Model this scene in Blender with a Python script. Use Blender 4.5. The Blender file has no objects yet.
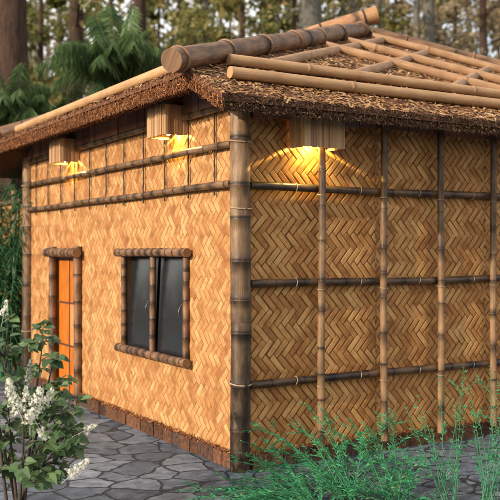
import bpy, math, random
from mathutils import Vector, Matrix
R = math.radians
rnd = random.Random(7)
S = bpy.context.scene
COL = S.collection

# ------------------------------------------------------------------ helpers
class MB:
    """collects faces for one mesh object (with uv and a per-vertex 'stain')"""
    def __init__(s):
        s.v = []; s.f = []; s.uv = []; s.st = []
    def add(s, vs, fs, uvs=None, st=0.0):
        b = len(s.v)
        s.v.extend([tuple(v) for v in vs])
        s.st.extend(st if isinstance(st, list) else [st] * len(vs))
        for f in fs:
            s.f.append(tuple(b + i for i in f))
        if uvs is None:
            uvs = [(v[0] + .37 * v[1], v[2]) for v in vs]
        s.uv.extend(uvs)          # one uv per vertex
    def box(s, c, h, ax=None, ay=None, az=None, uvo=None):
        c = Vector(c); ax = Vector(ax or (1, 0, 0)); ay = Vector(ay or (0, 1, 0)); az = Vector(az or (0, 0, 1))
        vs = []; uv = []
        o = uvo if uvo is not None else rnd.random() * 50
        for k in (-1, 1):
            for j in (-1, 1):
                for i in (-1, 1):
                    vs.append(c + ax * h[0] * i + ay * h[1] * j + az * h[2] * k)
                    uv.append((o + h[0] * i + .7 * h[1] * j, o * .7 + h[2] * k + .3 * h[1] * j))
        s.add(vs, [(0, 2, 3, 1), (4, 5, 7, 6), (0, 1, 5, 4), (2, 6, 7, 3), (0, 4, 6, 2), (1, 3, 7, 5)], uv)
    def tube(s, pts, rs, seg=8, caps=True, st=None, u0=None):
        pts = [Vector(p) for p in pts]
        if not isinstance(rs, (list, tuple)): rs = [rs] * len(pts)
        u0 = rnd.random() * 60 if u0 is None else u0
        n = len(pts)
        t = (pts[-1] - pts[0]).normalized() if (pts[-1] - pts[0]).length > 1e-6 else Vector((0, 0, 1))
        ref = Vector((0, 0, 1)) if abs(t.z) < .9 else Vector((1, 0, 0))
        vs = []; uv = []; sts = []; L = 0
        for i in range(n):
            d = (pts[min(i + 1, n - 1)] - pts[max(i - 1, 0)])
            d = d.normalized() if d.length > 1e-9 else t
            a = d.cross(ref)
            a = a.normalized() if a.length > 1e-6 else Vector((1, 0, 0))
            b = d.cross(a)
            if i: L += (pts[i] - pts[i - 1]).length
            for k in range(seg):
                an = 2 * math.pi * k / seg
                vs.append(pts[i] + (a * math.cos(an) + b * math.sin(an)) * rs[i])
                uv.append((u0 + abs(an - math.pi) * rs[0], u0 * 1.3 + L)); sts.append(st[i] if st else 0.0)
        fs = []
        for i in range(n - 1):
            for k in range(seg):
                k2 = (k + 1) % seg
                fs.append((i * seg + k, i * seg + k2, (i + 1) * seg + k2, (i + 1) * seg + k))
        s.add(vs, fs, uv, sts)
        if caps:
            for i in (0, n - 1):
                ring = vs[i * seg:(i + 1) * seg]
                c = pts[i]
                s.add(ring, [tuple(range(seg)) if i else tuple(reversed(range(seg)))],
                      [(u0 + (p - c).dot(Vector((.3, .8, .5))) * 1.0, u0 + (p - c).z * .15) for p in ring], sts[i * seg] * .4)
    def build(s, name, mat, parent=None, smooth=False, loc=None):
        me = bpy.data.meshes.new(name)
        off = Vector(loc) if loc is not None else None
        vs = s.v if off is None else [(v[0] - off.x, v[1] - off.y, v[2] - off.z) for v in s.v]
        me.from_pydata(vs, [], s.f)
        uvl = me.uv_layers.new(name='UVMap')
        li = [0] * len(me.loops); me.loops.foreach_get('vertex_index', li)
        flat = []
        for i in li: flat.extend(s.uv[i])
        uvl.data.foreach_set('uv', flat)
        at = me.attributes.new('stain', 'FLOAT', 'POINT'); at.data.foreach_set('value', s.st)
        if smooth: me.polygons.foreach_set('use_smooth', [True] * len(me.polygons))
        me.materials.append(mat); me.update()
        o = bpy.data.objects.new(name, me); COL.objects.link(o)
        if off is not None: o.location = off
        if parent is not None:
            o.parent = parent
            o.matrix_parent_inverse = Matrix.Identity(4)
        return o

def tag(o, label=None, cat=None, group=None, kind=None):
    if label: o['label'] = label
    if cat: o['category'] = cat
    if group: o['group'] = group
    if kind: o['kind'] = kind
    return o
def thing(name, label, cat, loc=(0, 0, 0), group=None):
    o = bpy.data.objects.new(name, None); COL.objects.link(o); o.location = loc
    o.empty_display_size = .2
    return tag(o, label, cat, group)
def part(mb, name, mat, root, smooth=False):
    """mb is in world space; root is an unrotated Empty (or an object placed at the origin)"""
    w = Vector(root.location)
    p = root.parent
    while p is not None:
        w = w + Vector(p.location); p = p.parent
    o = mb.build(name, mat, None, smooth)
    o.parent = root
    o.location = -w
    return o

def mat(name, rough=.7, spec=.3):
    m = bpy.data.materials.new(name); m.use_nodes = True
    nt = m.node_tree; b = nt.nodes['Principled BSDF']
    b.inputs['Roughness'].default_value = rough
    b.inputs['Specular IOR Level'].default_value = spec
    return m, nt, b
def N(nt, t, **kw):
    n = nt.nodes.new(t)
    for k, v in kw.items():
        if k.startswith('i_'): n.inputs[k[2:].replace('_', ' ')].default_value = v
        else: setattr(n, k, v)
    return n
def ramp(nt, stops, fac=None, interp='LINEAR'):
    r = nt.nodes.new('ShaderNodeValToRGB'); r.color_ramp.interpolation = interp
    e = r.color_ramp.elements
    while len(e) < len(stops): e.new(.5)
    for i, (p, c) in enumerate(stops):
        e[i].position = p; e[i].color = (*c, 1) if len(c) == 3 else c
    if fac is not None: nt.links.new(fac, r.inputs['Fac'])
    return r
def mix(nt, fac, a, b, mode='MIX'):
    m = nt.nodes.new('ShaderNodeMix'); m.data_type = 'RGBA'; m.blend_type = mode
    for sock, val in ((m.inputs[0], fac), (m.inputs[6], a), (m.inputs[7], b)):
        if isinstance(val, (int, float)): sock.default_value = val
        elif isinstance(val, tuple): sock.default_value = (*val, 1)
        else: nt.links.new(val, sock)
    return m.outputs[2]
def math_(nt, op, a, b=None, clamp=False):
    m = nt.nodes.new('ShaderNodeMath'); m.operation = op; m.use_clamp = clamp
    for i, val in enumerate((a, b)):
        if val is None: continue
        if isinstance(val, (int, float)): m.inputs[i].default_value = val
        else: nt.links.new(val, m.inputs[i])
    return m.outputs[0]
def uvscaled(nt, sx, sy):
    u = N(nt, 'ShaderNodeUVMap'); mp = N(nt, 'ShaderNodeMapping')
    mp.inputs['Scale'].default_value = (sx, sy, 1)
    nt.links.new(u.outputs[0], mp.inputs[0]); return mp.outputs[0]
def noise(nt, vec, scale, detail=3, rough=.55):
    n = N(nt, 'ShaderNodeTexNoise'); n.inputs['Scale'].default_value = scale
    n.inputs['Detail'].default_value = detail; n.inputs['Roughness'].default_value = rough
    if vec is not None: nt.links.new(vec, n.inputs['Vector'])
    return n.outputs['Fac']
def bump(nt, b, h, strength=.4, dist=.01):
    n = N(nt, 'ShaderNodeBump'); n.inputs['Strength'].default_value = strength; n.inputs['Distance'].default_value = dist
    nt.links.new(h, n.inputs['Height']); nt.links.new(n.outputs[0], b.inputs['Normal'])
def island(nt):
    return N(nt, 'ShaderNodeNewGeometry').outputs['Random Per Island']
def objvec(nt):
    return N(nt, 'ShaderNodeTexCoord').outputs['Object']

def weave_mat(name, stops):
    m, nt, b = mat(name, .62, .25)
    r = ramp(nt, stops, island(nt))
    st = noise(nt, uvscaled(nt, 9, 170), 1, 3, .6)         # fibres along the strip
    c = mix(nt, .55, r.outputs[0], ramp(nt, [(.3, (.42, .36, .3)), (.7, (1, 1, 1))], st).outputs[0], 'MULTIPLY')
    blot = noise(nt, objvec(nt), 7, 4, .65)                # weathered blotches
    c = mix(nt, 1.0, c, ramp(nt, [(.32, (.62, .5, .4)), (.55, (1, 1, 1))], blot).outputs[0], 'MULTIPLY')
    nt.links.new(c, b.inputs['Base Color'])
    bump(nt, b, st, .35, .004); return m
def bamboo_mat(name, base, alt, burn, rough=.45, amount=1.0, streak=.45):
    m, nt, b = mat(name, rough, .35)
    lng = noise(nt, uvscaled(nt, 150, 5), 1, 4, .6)
    pat = noise(nt, uvscaled(nt, 14, 4.5), 1, 4, .62)
    at = N(nt, 'ShaderNodeAttribute'); at.attribute_name = 'stain'
    c = mix(nt, ramp(nt, [(.36, (0, 0, 0)), (.64, (1, 1, 1))], pat).outputs[0], base, alt)
    c = mix(nt, streak, c, ramp(nt, [(.3, (.4, .36, .32)), (.66, (1, 1, 1))], lng).outputs[0], 'MULTIPLY')
    s = math_(nt, 'MULTIPLY', at.outputs['Fac'], amount, True)
    s = math_(nt, 'MULTIPLY', s, math_(nt, 'ADD', math_(nt, 'MULTIPLY', pat, 1.1), .45), True)
    c = mix(nt, s, c, burn)
    nt.links.new(c, b.inputs['Base Color'])
    bump(nt, b, lng, .25, .004); return m
def wood_mat(name, stops, sx=120, sy=4, rough=.6, isl=True, bs=.3):
    m, nt, b = mat(name, rough, .3)
    st = noise(nt, uvscaled(nt, sx, sy), 1, 4, .6)
    if isl:
        c = ramp(nt, stops, island(nt)).outputs[0]
        c = mix(nt, .6, c, ramp(nt, [(.3, (.35, .3, .26)), (.65, (1, 1, 1))], st).outputs[0], 'MULTIPLY')
    else:
        c = ramp(nt, stops, st).outputs[0]
    nt.links.new(c, b.inputs['Base Color']); bump(nt, b, st, bs, .004); return m
def rough_mat(name, stops, scale=30, detail=6, rough=.9, bs=.6, dist=.01, stretch=(1, 1, 1)):
    m, nt, b = mat(name, rough, .15)
    mp = N(nt, 'ShaderNodeMapping'); mp.inputs['Scale'].default_value = stretch
    nt.links.new(objvec(nt), mp.inputs[0])
    n = noise(nt, mp.outputs[0], scale, detail, .68)
    nt.links.new(ramp(nt, stops, n).outputs[0], b.inputs['Base Color'])
    bump(nt, b, n, bs, dist); return m
def leaf_mat(name, stops, rough=.5, trans=.3):
    m, nt, b = mat(name, rough, .3)
    c = ramp(nt, stops, island(nt)).outputs[0]
    nt.links.new(c, b.inputs['Base Color'])
    if trans:
        tr = N(nt, 'ShaderNodeBsdfTranslucent'); nt.links.new(c, tr.inputs['Color'])
        mx = N(nt, 'ShaderNodeMixShader'); mx.inputs[0].default_value = trans
        nt.links.new(b.outputs[0], mx.inputs[1]); nt.links.new(tr.outputs[0], mx.inputs[2])
        nt.links.new(mx.outputs[0], nt.nodes['Material Output'].inputs['Surface'])
    return m
def chips_mat(name, stops, rough=.75):
    m, nt, b = mat(name, rough, .2)
    c = ramp(nt, stops, island(nt)).outputs[0]
    st = noise(nt, uvscaled(nt, 60, 300), 1, 2)
    c = mix(nt, .5, c, ramp(nt, [(.3, (.4, .35, .3)), (.7, (1, 1, 1))], st).outputs[0], 'MULTIPLY')
    nt.links.new(c, b.inputs['Base Color']); return m
def plain(name, col, rough=.5, metal=0.0, spec=.4):
    m, nt, b = mat(name, rough, spec)
    n = noise(nt, objvec(nt), 40, 3)
    lo = tuple(x * .8 for x in col); hi = tuple(min(1, x * 1.12) for x in col)
    nt.links.new(ramp(nt, [(.3, lo), (.7, hi)], n).outputs[0], b.inputs['Base Color'])
    b.inputs['Metallic'].default_value = metal
    return m

M = {}
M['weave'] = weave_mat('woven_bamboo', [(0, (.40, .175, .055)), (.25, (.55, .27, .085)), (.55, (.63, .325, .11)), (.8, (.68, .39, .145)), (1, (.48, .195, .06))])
M['weave_sun'] = weave_mat('sunlit_woven_bamboo', [(0, (.43, .19, .07)), (.3, (.53, .265, .10)), (.6, (.59, .32, .13)), (.85, (.65, .39, .165)), (1, (.50, .215, .08))])  # sunlit copy of the weave: side wall's sun tone put into the colour
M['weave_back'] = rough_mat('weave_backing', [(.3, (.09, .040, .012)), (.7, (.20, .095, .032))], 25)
M['weave_back_sun'] = rough_mat('sunlit_weave_backing', [(.3, (.22, .10, .035)), (.7, (.36, .17, .06))], 25)  # lighter copy of the backing, sunlight put into its colour
M['post'] = bamboo_mat('post_bamboo', (.40, .25, .135), (.20, .11, .055), (.02, .012, .008), .5, 1.0, .75)
M['post_dark'] = bamboo_mat('dark_bamboo', (.20, .115, .062), (.10, .055, .03), (.015, .01, .007), .5)
M['bar'] = bamboo_mat('bar_bamboo', (.27, .16, .085), (.11, .062, .034), (.018, .012, .009), .38)
M['bar_dark'] = bamboo_mat('charred_bar', (.21, .12, .062), (.055, .034, .021), (.012, .009, .007), .35)
M['pole'] = bamboo_mat('pole_bamboo', (.40, .235, .12), (.21, .12, .06), (.03, .02, .014), .38)
M['log'] = bamboo_mat('hip_log', (.31, .17, .085), (.12, .06, .03), (.018, .012, .008), .55, 1.0, .75)
M['log_light'] = bamboo_mat('top_log', (.50, .28, .14), (.34, .17, .08), (.05, .02, .01), .55)
M['pale'] = bamboo_mat('pale_pole', (.56, .34, .17), (.44, .25, .12), (.25, .13, .06), .6, .6, .5)
M['slat'] = bamboo_mat('roof_slat', (.50, .30, .16), (.36, .20, .105), (.2, .1, .05), .65, .6, .6)
M['frame'] = bamboo_mat('frame_bamboo', (.34, .18, .09), (.13, .068, .04), (.02, .012, .009), .42)
M['thatch'] = rough_mat('thatch_mass', [(.3, (.03, .014, .007)), (.5, (.13, .06, .028)), (.72, (.30, .16, .075))], 60, 8, .95, 1.0, .02)
M['eave_bark'] = rough_mat('eave_bark', [(.3, (.05, .024, .015)), (.5, (.18, .082, .045)), (.68, (.40, .22, .12))], 26, 9, .9, 1.0, .02, (1, 1, 3))
M['chips'] = chips_mat('wood_chips', [(0, (.05, .02, .009)), (.25, (.20, .085, .032)), (.5, (.38, .185, .07)), (.8, (.52, .30, .13)), (1, (.62, .43, .24))])
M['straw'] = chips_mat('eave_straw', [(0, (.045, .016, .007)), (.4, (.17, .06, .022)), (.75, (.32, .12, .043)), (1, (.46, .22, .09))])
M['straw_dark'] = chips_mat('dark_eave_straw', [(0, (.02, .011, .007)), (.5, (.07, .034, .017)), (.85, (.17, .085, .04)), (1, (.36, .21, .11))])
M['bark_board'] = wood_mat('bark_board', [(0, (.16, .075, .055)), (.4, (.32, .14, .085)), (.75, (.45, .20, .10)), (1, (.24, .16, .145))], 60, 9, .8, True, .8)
m, nt, b = mat('skirt_tile', .85, .2)
c = ramp(nt, [(0, (.06, .032, .024)), (.3, (.13, .062, .036)), (.6, (.19, .092, .052)), (.85, (.11, .054, .033)), (1, (.09, .062, .054))], island(nt)).outputs[0]
n_ = noise(nt, objvec(nt), 34, 8, .75)
c = mix(nt, 1.0, c, ramp(nt, [(.35, (.25, .2, .2)), (.5, (.9, .85, .8)), (.68, (1.5, 1.35, 1.2))], n_).outputs[0], 'MULTIPLY')
nt.links.new(c, b.inputs['Base Color']); bump(nt, b, n_, 1.0, .012); M['brick'] = m
M['lamp'] = wood_mat('lamp_slats', [(0, (.42, .22, .10)), (.4, (.55, .33, .16)), (.7, (.62, .42, .23)), (1, (.30, .15, .07))], 160, 3, .5)
M['door'] = bamboo_mat('orange_panel', (.56, .165, .014), (.40, .105, .010), (.4, .1, .01), .5, .5, .25)
M['door_pale'] = bamboo_mat('faded_orange_panel', (.70, .26, .09), (.66, .22, .06), (.4, .1, .01), .5, .5, .25)
M['dark_wood'] = plain('dark_strip', (.07, .03, .018), .6)
M['rope'] = plain('pale_tie', (.34, .24, .15), .7)
M['metal'] = plain('handle_metal', (.10, .095, .09), .35, .6)
M['cord'] = plain('black_cane', (.035, .022, .016), .6)
m, nt, b = mat('dark_glass', .2, .95)
b.inputs['Base Color'].default_value = (.016, .018, .021, 1); M['glass'] = m
m, nt, b = mat('lit_bulb'); b.inputs['Emission Color'].default_value = (1, .72, .28, 1); b.inputs['Emission Strength'].default_value = 14; M['bulb'] = m
M['bark'] = rough_mat('tree_bark', [(.3, (.03, .018, .013)), (.7, (.11, .068, .05))], 6, 8, .95, 1, .05, (3, 3, .5))
M['bark_grey'] = rough_mat('tree_bark_grey', [(.3, (.075, .07, .06)), (.7, (.19, .175, .145))], 5, 8, .95, 1, .05, (3, 3, .6))
M['leaf_a'] = leaf_mat('leaf_yellow_green', [(0, (.10, .115, .035)), (.5, (.19, .195, .06)), (.8, (.31, .27, .08)), (1, (.34, .23, .08))], .6, .45)
M['leaf_b'] = leaf_mat('leaf_olive', [(0, (.05, .08, .02)), (.6, (.11, .13, .03)), (1, (.24, .20, .05))], .6, .4)
M['leaf_c'] = leaf_mat('leaf_autumn', [(0, (.17, .13, .08)), (.5, (.29, .23, .14)), (1, (.44, .34, .17))], .6, .4)
M['palm'] = leaf_mat('palm_leaf', [(0, (.07, .13, .045)), (.6, (.14, .23, .085)), (1, (.23, .32, .14))], .6, .35)
M['fern'] = leaf_mat('dark_bamboo_leaf', [(0, (.012, .05, .018)), (.7, (.03, .10, .03)), (1, (.07, .15, .05))], .5, .25)
M['emerald'] = leaf_mat('emerald_leaf', [(0, (.02, .15, .06)), (.55, (.038, .24, .10)), (.9, (.07, .32, .15)), (1, (.16, .26, .07))], .7, .25)
M['rib'] = plain('frond_rib', (.05, .11, .035), .7)
M['emerald_stem'] = plain('emerald_stem', (.035, .18, .07), .6)
M['lilac'] = leaf_mat('lilac_leaf', [(0, (.045, .085, .035)), (.6, (.095, .16, .065)), (1, (.17, .25, .10))], .42, .25)
M['lilac_stem'] = plain('lilac_stem', (.06, .045, .035), .8)
M['petal'] = leaf_mat('white_petal', [(0, (.62, .60, .46)), (.5, (.78, .77, .66)), (1, (.85, .85, .80))], .6, .3)
M['bud'] = leaf_mat('lilac_bud', [(0, (.10, .13, .10)), (1, (.34, .35, .30))], .6, .2)
M['ground'] = rough_mat('forest_floor', [(.3, (.04, .03, .018)), (.6, (.10, .075, .04)), (.8, (.09, .10, .04))], 2.0, 8)

# flagstones: irregular blue-grey slabs between dark sunken joints
m, nt, b = mat('flagstones', .75, .3)
tc = objvec(nt)
wv = N(nt, 'ShaderNodeTexNoise'); wv.inputs['Scale'].default_value = 2.2; wv.inputs['Detail'].default_value = 4
nt.links.new(tc, wv.inputs['Vector'])
wm = mix(nt, .24, tc, wv.outputs['Color'], 'ADD')
vd = N(nt, 'ShaderNodeTexVoronoi', feature='DISTANCE_TO_EDGE'); vd.inputs['Scale'].default_value = 3.7; vd.inputs['Randomness'].default_value = .9
vc = N(nt, 'ShaderNodeTexVoronoi'); vc.inputs['Scale'].default_value = 3.7; vc.inputs['Randomness'].default_value = .9
nt.links.new(wm, vd.inputs['Vector']); nt.links.new(wm, vc.inputs['Vector'])
sep = N(nt, 'ShaderNodeSeparateColor'); nt.links.new(vc.outputs['Color'], sep.inputs[0])
stone = ramp(nt, [(0, (.085, .10, .135)), (.5, (.14, .16, .205)), (1, (.215, .24, .29))], sep.outputs[0]).outputs[0]
n1 = noise(nt, tc, 9, 9, .7)
stone = mix(nt, .8, stone, ramp(nt, [(.34, (.4, .4, .4)), (.5, (.9, .9, .88)), (.66, (1.35, 1.33, 1.28))], n1).outputs[0], 'MULTIPLY')
stone = mix(nt, .9, stone, ramp(nt, [(.35, (.6, .62, .6)), (.62, (1.1, 1.1, 1.1))], noise(nt, tc, 1.1, 5, .6)).outputs[0], 'MULTIPLY')
j = ramp(nt, [(.018, (0, 0, 0)), (.042, (1, 1, 1))], math_(nt, 'ADD', vd.outputs['Distance'], math_(nt, 'MULTIPLY', math_(nt, 'SUBTRACT', n1, .5), .09))).outputs[0]
nt.links.new(mix(nt, j, (.028, .031, .040), stone), b.inputs['Base Color'])
bump(nt, b, math_(nt, 'ADD', j, math_(nt, 'MULTIPLY', n1, .7)), 1.0, .02)
M['paving'] = m

# ------------------------------------------------------------------ camera frame (metres; hut near corner at the origin)
FPX = 892.0
FW = Vector((.5165, .856, 0)).normalized(); RT = Vector((FW.y, -FW.x, 0))
CAM = -FW * 6.31 + RT * .067 + Vector((0, 0, 1.553))
def at(px, py, d):
    """a point at depth d metres on the sight line of the photo's pixel"""
    return CAM + FW * d + RT * ((px - 250) / FPX * d) + Vector((0, 0, (251 - py) / FPX * d))

cd = bpy.data.cameras.new('camera'); co = bpy.data.objects.new('camera', cd); COL.objects.link(co)
co.location = CAM; co.rotation_euler = (math.pi / 2, 0, math.atan2(-FW.x, FW.y))
cd.sensor_width = 36; cd.lens = FPX / 500 * 36; cd.shift_y = .002; cd.clip_end = 1500
cd.dof.use_dof = True; cd.dof.focus_distance = 5.9; cd.dof.aperture_fstop = 2.7
S.camera = co

# ------------------------------------------------------------------ bamboo and weave builders
def bamboo(mb, p0, p1, r, gap=.3, seg=14, burn=.5, taper=0., rg=rnd, ringw=1.0, caps=True, base=None):
    p0 = Vector(p0); p1 = Vector(p1); L = (p1 - p0).length; d = (p1 - p0) / L
    prof = [(0, 1, 0)]
    t = gap * rg.uniform(.25, .9)
    while t < L - .03:
        k = rg.random() < burn
        bl = rg.uniform(.03, .12) if k else .015
        bs = rg.uniform(.5, 1) if k else .25
        a = [(t - bl - .02, 1, .05), (t - .012 * ringw, 1.0, bs), (t - .006 * ringw, 1.07, .75), (t, .98, 1), (t + .006 * ringw, 1.05, .8), (t + .014 * ringw, 1, bs * .8), (t + bl * .6 + .025, 1, .05)]
        for x in a:
            if prof[-1][0] + .001 < x[0] < L - .002: prof.append(x)
        t += gap * rg.uniform(.75, 1.25)
    prof.append((L, 1, 0))
    if base:
        fine = []
        for a_, c_ in zip(prof, prof[1:]):
            fine.append(a_)
            m_ = int((c_[0] - a_[0]) / .06)
            for q in range(1, m_): fine.append(tuple(a_[z] + (c_[z] - a_[z]) * q / m_ for z in range(3)))
        prof = fine + [prof[-1]]
    sx_ = d.cross(Vector((.3, .5, .8))).normalized(); sy_ = d.cross(sx_); ph = rg.uniform(0, 6.28); am = min(.005, .004 * L) * rg.uniform(.5, 1)
    mb.tube([p0 + d * x[0] + sx_ * am * math.sin(ph + x[0] * 2.3) + sy_ * am * .7 * math.sin(ph * 2 + x[0] * 3.1) for x in prof], [r * x[1] * (1 - taper * x[0] / L) for x in prof], seg, caps, [max(x[2], base(x[0]) if base else 0) for x in prof])

def weave(mb, O, U, V, Nn, ul, vl, w=.052, n=3, tile=.95, holes=(), stretch=1.12, rg=rnd):
    """herringbone of split-bamboo strips; alternate widths are woven mirror-wise so diamonds form at the joins"""
    O = Vector(O); U = Vector(U); V = Vector(V); Nn = Vector(Nn)
    q = math.sqrt(.5) * w
    base = []
    A = int((tile + vl) / q) + 8
    for a in range(-A, A):
        for b_ in range(-A, A):
            t = (a - b_) % (2 * n)
            if t == 0: base.append((a, b_, 0))
            elif t == 2 * n - 1: base.append((a, b_, 1))
    def uv2(a, b_): return (a + b_) * q, (b_ - a) * q * stretch
    bricks = []
    for a, b_, k in base:
        cx, cy = uv2(a + (n / 2 if k == 0 else .5), b_ + (.5 if k == 0 else n / 2))
        if -.12 < cx < tile + .12 and -.12 < cy < vl + .12: bricks.append((a, b_, k))
    g = .04; ge = .0
    ss = (ge, .3, n / 2, n - .3, n - ge); tt = (g, .2, .8, 1 - g)
    nseg = int(ul / tile) + 1
    for si in range(nseg):
        for a, b_, k in bricks:
            da, db = rg.uniform(-.05, .05), rg.uniform(-.05, .05)
            tw = rg.uniform(-.04, .04); lift = rg.uniform(0, .0016); tip = rg.uniform(-.0012, .0012)
            vs = []; uv = []; uo = rg.random() * 90
            us = []
            for i, s_ in enumerate(ss):
                for jj, t_ in enumerate(tt):
                    t2 = t_ + tw * (s_ / n - .5)
                    x, y = uv2(a + da + (s_ if k == 0 else t2), b_ + db + (t2 if k == 0 else s_))
                    x = min(max(x, 0), tile); y = min(max(y, 0), vl)
                    us.append(x)
                    u_ = si * tile + x if si % 2 == 0 else (si + 1) * tile - x
                    h = .0032 + lift if 0 < jj < 3 else .0010
                    if i in (0, 4): h -= .001
                    h += tip * (i - 2) / 2
                    vs.append((min(u_, ul), y, max(h, .0005))); uv.append((uo + s_ * w, uo * .7 + t_ * w))
            if max(us) - min(us) < .012: continue
            cu = sum(v[0] for v in vs) / 20; cv = sum(v[1] for v in vs) / 20
            if max(v[0] for v in vs) - min(v[0] for v in vs) < .006 or max(v[1] for v in vs) - min(v[1] for v in vs) < .006: continue
            if any(h0 < cu < h1 and g0 < cv < g1 for h0, h1, g0, g1 in holes): continue
            for h0, h1, g0, g1 in holes:              # strips are cut off at an opening
                for q_ in range(20):
                    a_, c_, e_ = vs[q_]
                    if h0 < a_ < h1 and g0 < c_ < g1:
                        dd = min((a_ - h0, 0), (h1 - a_, 1), (c_ - g0, 2), (g1 - c_, 3))[1]
                        vs[q_] = ((h0, h1, a_, a_)[dd], (c_, c_, g0, g1)[dd], e_)
            fs = [(i * 4 + jj, i * 4 + jj + 1, i * 4 + jj + 5, i * 4 + jj + 4) for i in range(4) for jj in range(3)]
            mb.add([O + U * v[0] + V * v[1] + Nn * v[2] for v in vs], fs, uv)

def chips(mb, poly_fn, n, ls, ws, tilt=.35, rg=rnd, thick=0):
    """loose flat slivers; poly_fn gives (point, normal)"""
    for _ in range(n):
        r_ = poly_fn()
        if r_ is None: continue
        p, nn = r_
        a = nn.cross(Vector((rg.uniform(-1, 1), rg.uniform(-1, 1), rg.uniform(-1, 1))))
        if a.length < 1e-3: continue
        a.normalize(); a = (a + nn * rg.uniform(-tilt, tilt)).normalized(); b_ = nn.cross(a).normalized()
        b_ = (b_ + nn * rg.uniform(-tilt, tilt)).normalized()
        l = rg.uniform(*ls) / 2; w = rg.uniform(*ws) / 2
        bend = nn * l * rg.uniform(0, .25)
        u = rg.random() * 40
        mb.add([p - a * l - b_ * w * .8 - bend, p - a * l + b_ * w * .8 - bend, p + b_ * w, p - b_ * w, p + a * l - b_ * w * .6 - bend, p + a * l + b_ * w * .5 - bend],
               [(0, 3, 2, 1), (3, 4, 5, 2)], [(u - l, u), (u - l, u + w), (u, u + w), (u, u), (u + l, u), (u + l, u + w)])

# ------------------------------------------------------------------ the hut
LX, WY, HW = 6.10, 4.93, 2.62
OL, OF = .386, .42
YA = .105
ZB = 2.571; SL = .484
ZA = ZB + SL * (YA + OF)
ZP = ZB + SL * (WY / 2 + OF)
hut = thing('bamboo_hut', 'woven bamboo hut with a thatched hip roof, standing on the stone paving', 'hut')

# walls
EX, EY, EZ = Vector((1, 0, 0)), Vector((0, 1, 0)), Vector((0, 0, 1))
WIN = (.82, 2.06, .685, 1.535)           # y0 y1 z0 z1 (frame centre lines)
DOOR = (3.21, 3.98, .0, 1.50)
def wall_core(boxes):
    mb = MB()
    for c, h in boxes: mb.box(c, h)
    return mb
# front wall
mb = MB(); mb.box((LX / 2, .06, HW / 2), (LX / 2 - .03, .05, HW / 2))
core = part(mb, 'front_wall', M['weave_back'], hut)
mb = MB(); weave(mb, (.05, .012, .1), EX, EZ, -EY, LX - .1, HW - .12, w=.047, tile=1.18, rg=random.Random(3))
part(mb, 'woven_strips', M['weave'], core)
# left wall: core built round the window and door openings
T = .05
mb = MB()
def lw(y0, y1, z0, z1): mb.box((.06, (y0 + y1) / 2, (z0 + z1) / 2), (T, (y1 - y0) / 2, (z1 - z0) / 2))
lw(.112, WIN[0], 0, 2.82); lw(WIN[0] + .001, WIN[1], 0, WIN[2]); lw(WIN[0] + .001, WIN[1], WIN[3], 2.82)
lw(WIN[1] + .001, DOOR[0], 0, 2.82); lw(DOOR[0] + .001, DOOR[1], DOOR[3], 2.82); lw(DOOR[1] + .001, WY - .05, 0, 2.82)
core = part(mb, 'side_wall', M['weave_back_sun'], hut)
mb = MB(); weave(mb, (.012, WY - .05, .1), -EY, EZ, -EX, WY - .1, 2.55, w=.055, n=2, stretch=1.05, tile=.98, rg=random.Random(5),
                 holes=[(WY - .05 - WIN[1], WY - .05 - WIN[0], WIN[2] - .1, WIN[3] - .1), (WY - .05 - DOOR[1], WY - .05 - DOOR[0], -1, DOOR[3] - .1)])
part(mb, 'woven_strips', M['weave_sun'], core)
mb = MB(); mb.box((LX / 2, WY - .06, HW / 2), (LX / 2 - .12, .05, HW / 2)); part(mb, 'back_wall', M['weave_back'], hut)
mb = MB(); mb.box((LX - .06, WY / 2, HW / 2), (.05, WY / 2 - .05, HW / 2)); part(mb, 'side_wall', M['weave_back'], hut)
mb = MB(); mb.box((LX / 2, WY / 2, .02), (LX / 2 - .2, WY / 2 - .2, .015)); part(mb, 'floor', M['dark_wood'], hut)

# corner posts
for i, (x, y) in enumerate(((0, 0), (0, WY), (LX, 0), (LX, WY))):
    mb = MB(); rg = random.Random(20 + i)
    bamboo(mb, (x, y, -.01), (x, y, 1.05), .072, .36, 20, .8, 0, rg, 1.3, True, lambda t: 1.0 - .3 * t)  # tone darkens towards the foot of the post
    bamboo(mb, (x, y, 1.051), (x, y, 2.68), .074, .30, 20, .8, .03, rg, 1.3, True, lambda t: max(0, .62 - .6 * t))
    o = part(mb, 'corner_post', M['post'], hut, True)
    for z in (.62, 1.86, 2.33):
        rb = MB(); 
        ring = [(x + .079 * math.cos(a), y + .079 * math.sin(a), z + .012 * math.sin(a + i)) for a in [2 * math.pi * k / 20 for k in range(21)]]
        rb.tube(ring, .006, 6, False); part(rb, 'binding', M['rope'], o, True)

# bark boards under the eave
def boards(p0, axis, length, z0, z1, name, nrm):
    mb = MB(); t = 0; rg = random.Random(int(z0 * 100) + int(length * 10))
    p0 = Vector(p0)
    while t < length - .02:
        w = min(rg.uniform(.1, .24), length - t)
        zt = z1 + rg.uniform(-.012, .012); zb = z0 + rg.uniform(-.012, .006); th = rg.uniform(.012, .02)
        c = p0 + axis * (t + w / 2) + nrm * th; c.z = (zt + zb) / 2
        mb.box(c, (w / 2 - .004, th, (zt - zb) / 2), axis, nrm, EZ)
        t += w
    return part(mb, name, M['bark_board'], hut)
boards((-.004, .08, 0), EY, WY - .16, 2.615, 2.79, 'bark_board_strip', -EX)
boards((.08, -.004, 0), EX, LX - .16, 2.505, 2.70, 'bark_board_strip', -EY)

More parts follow.
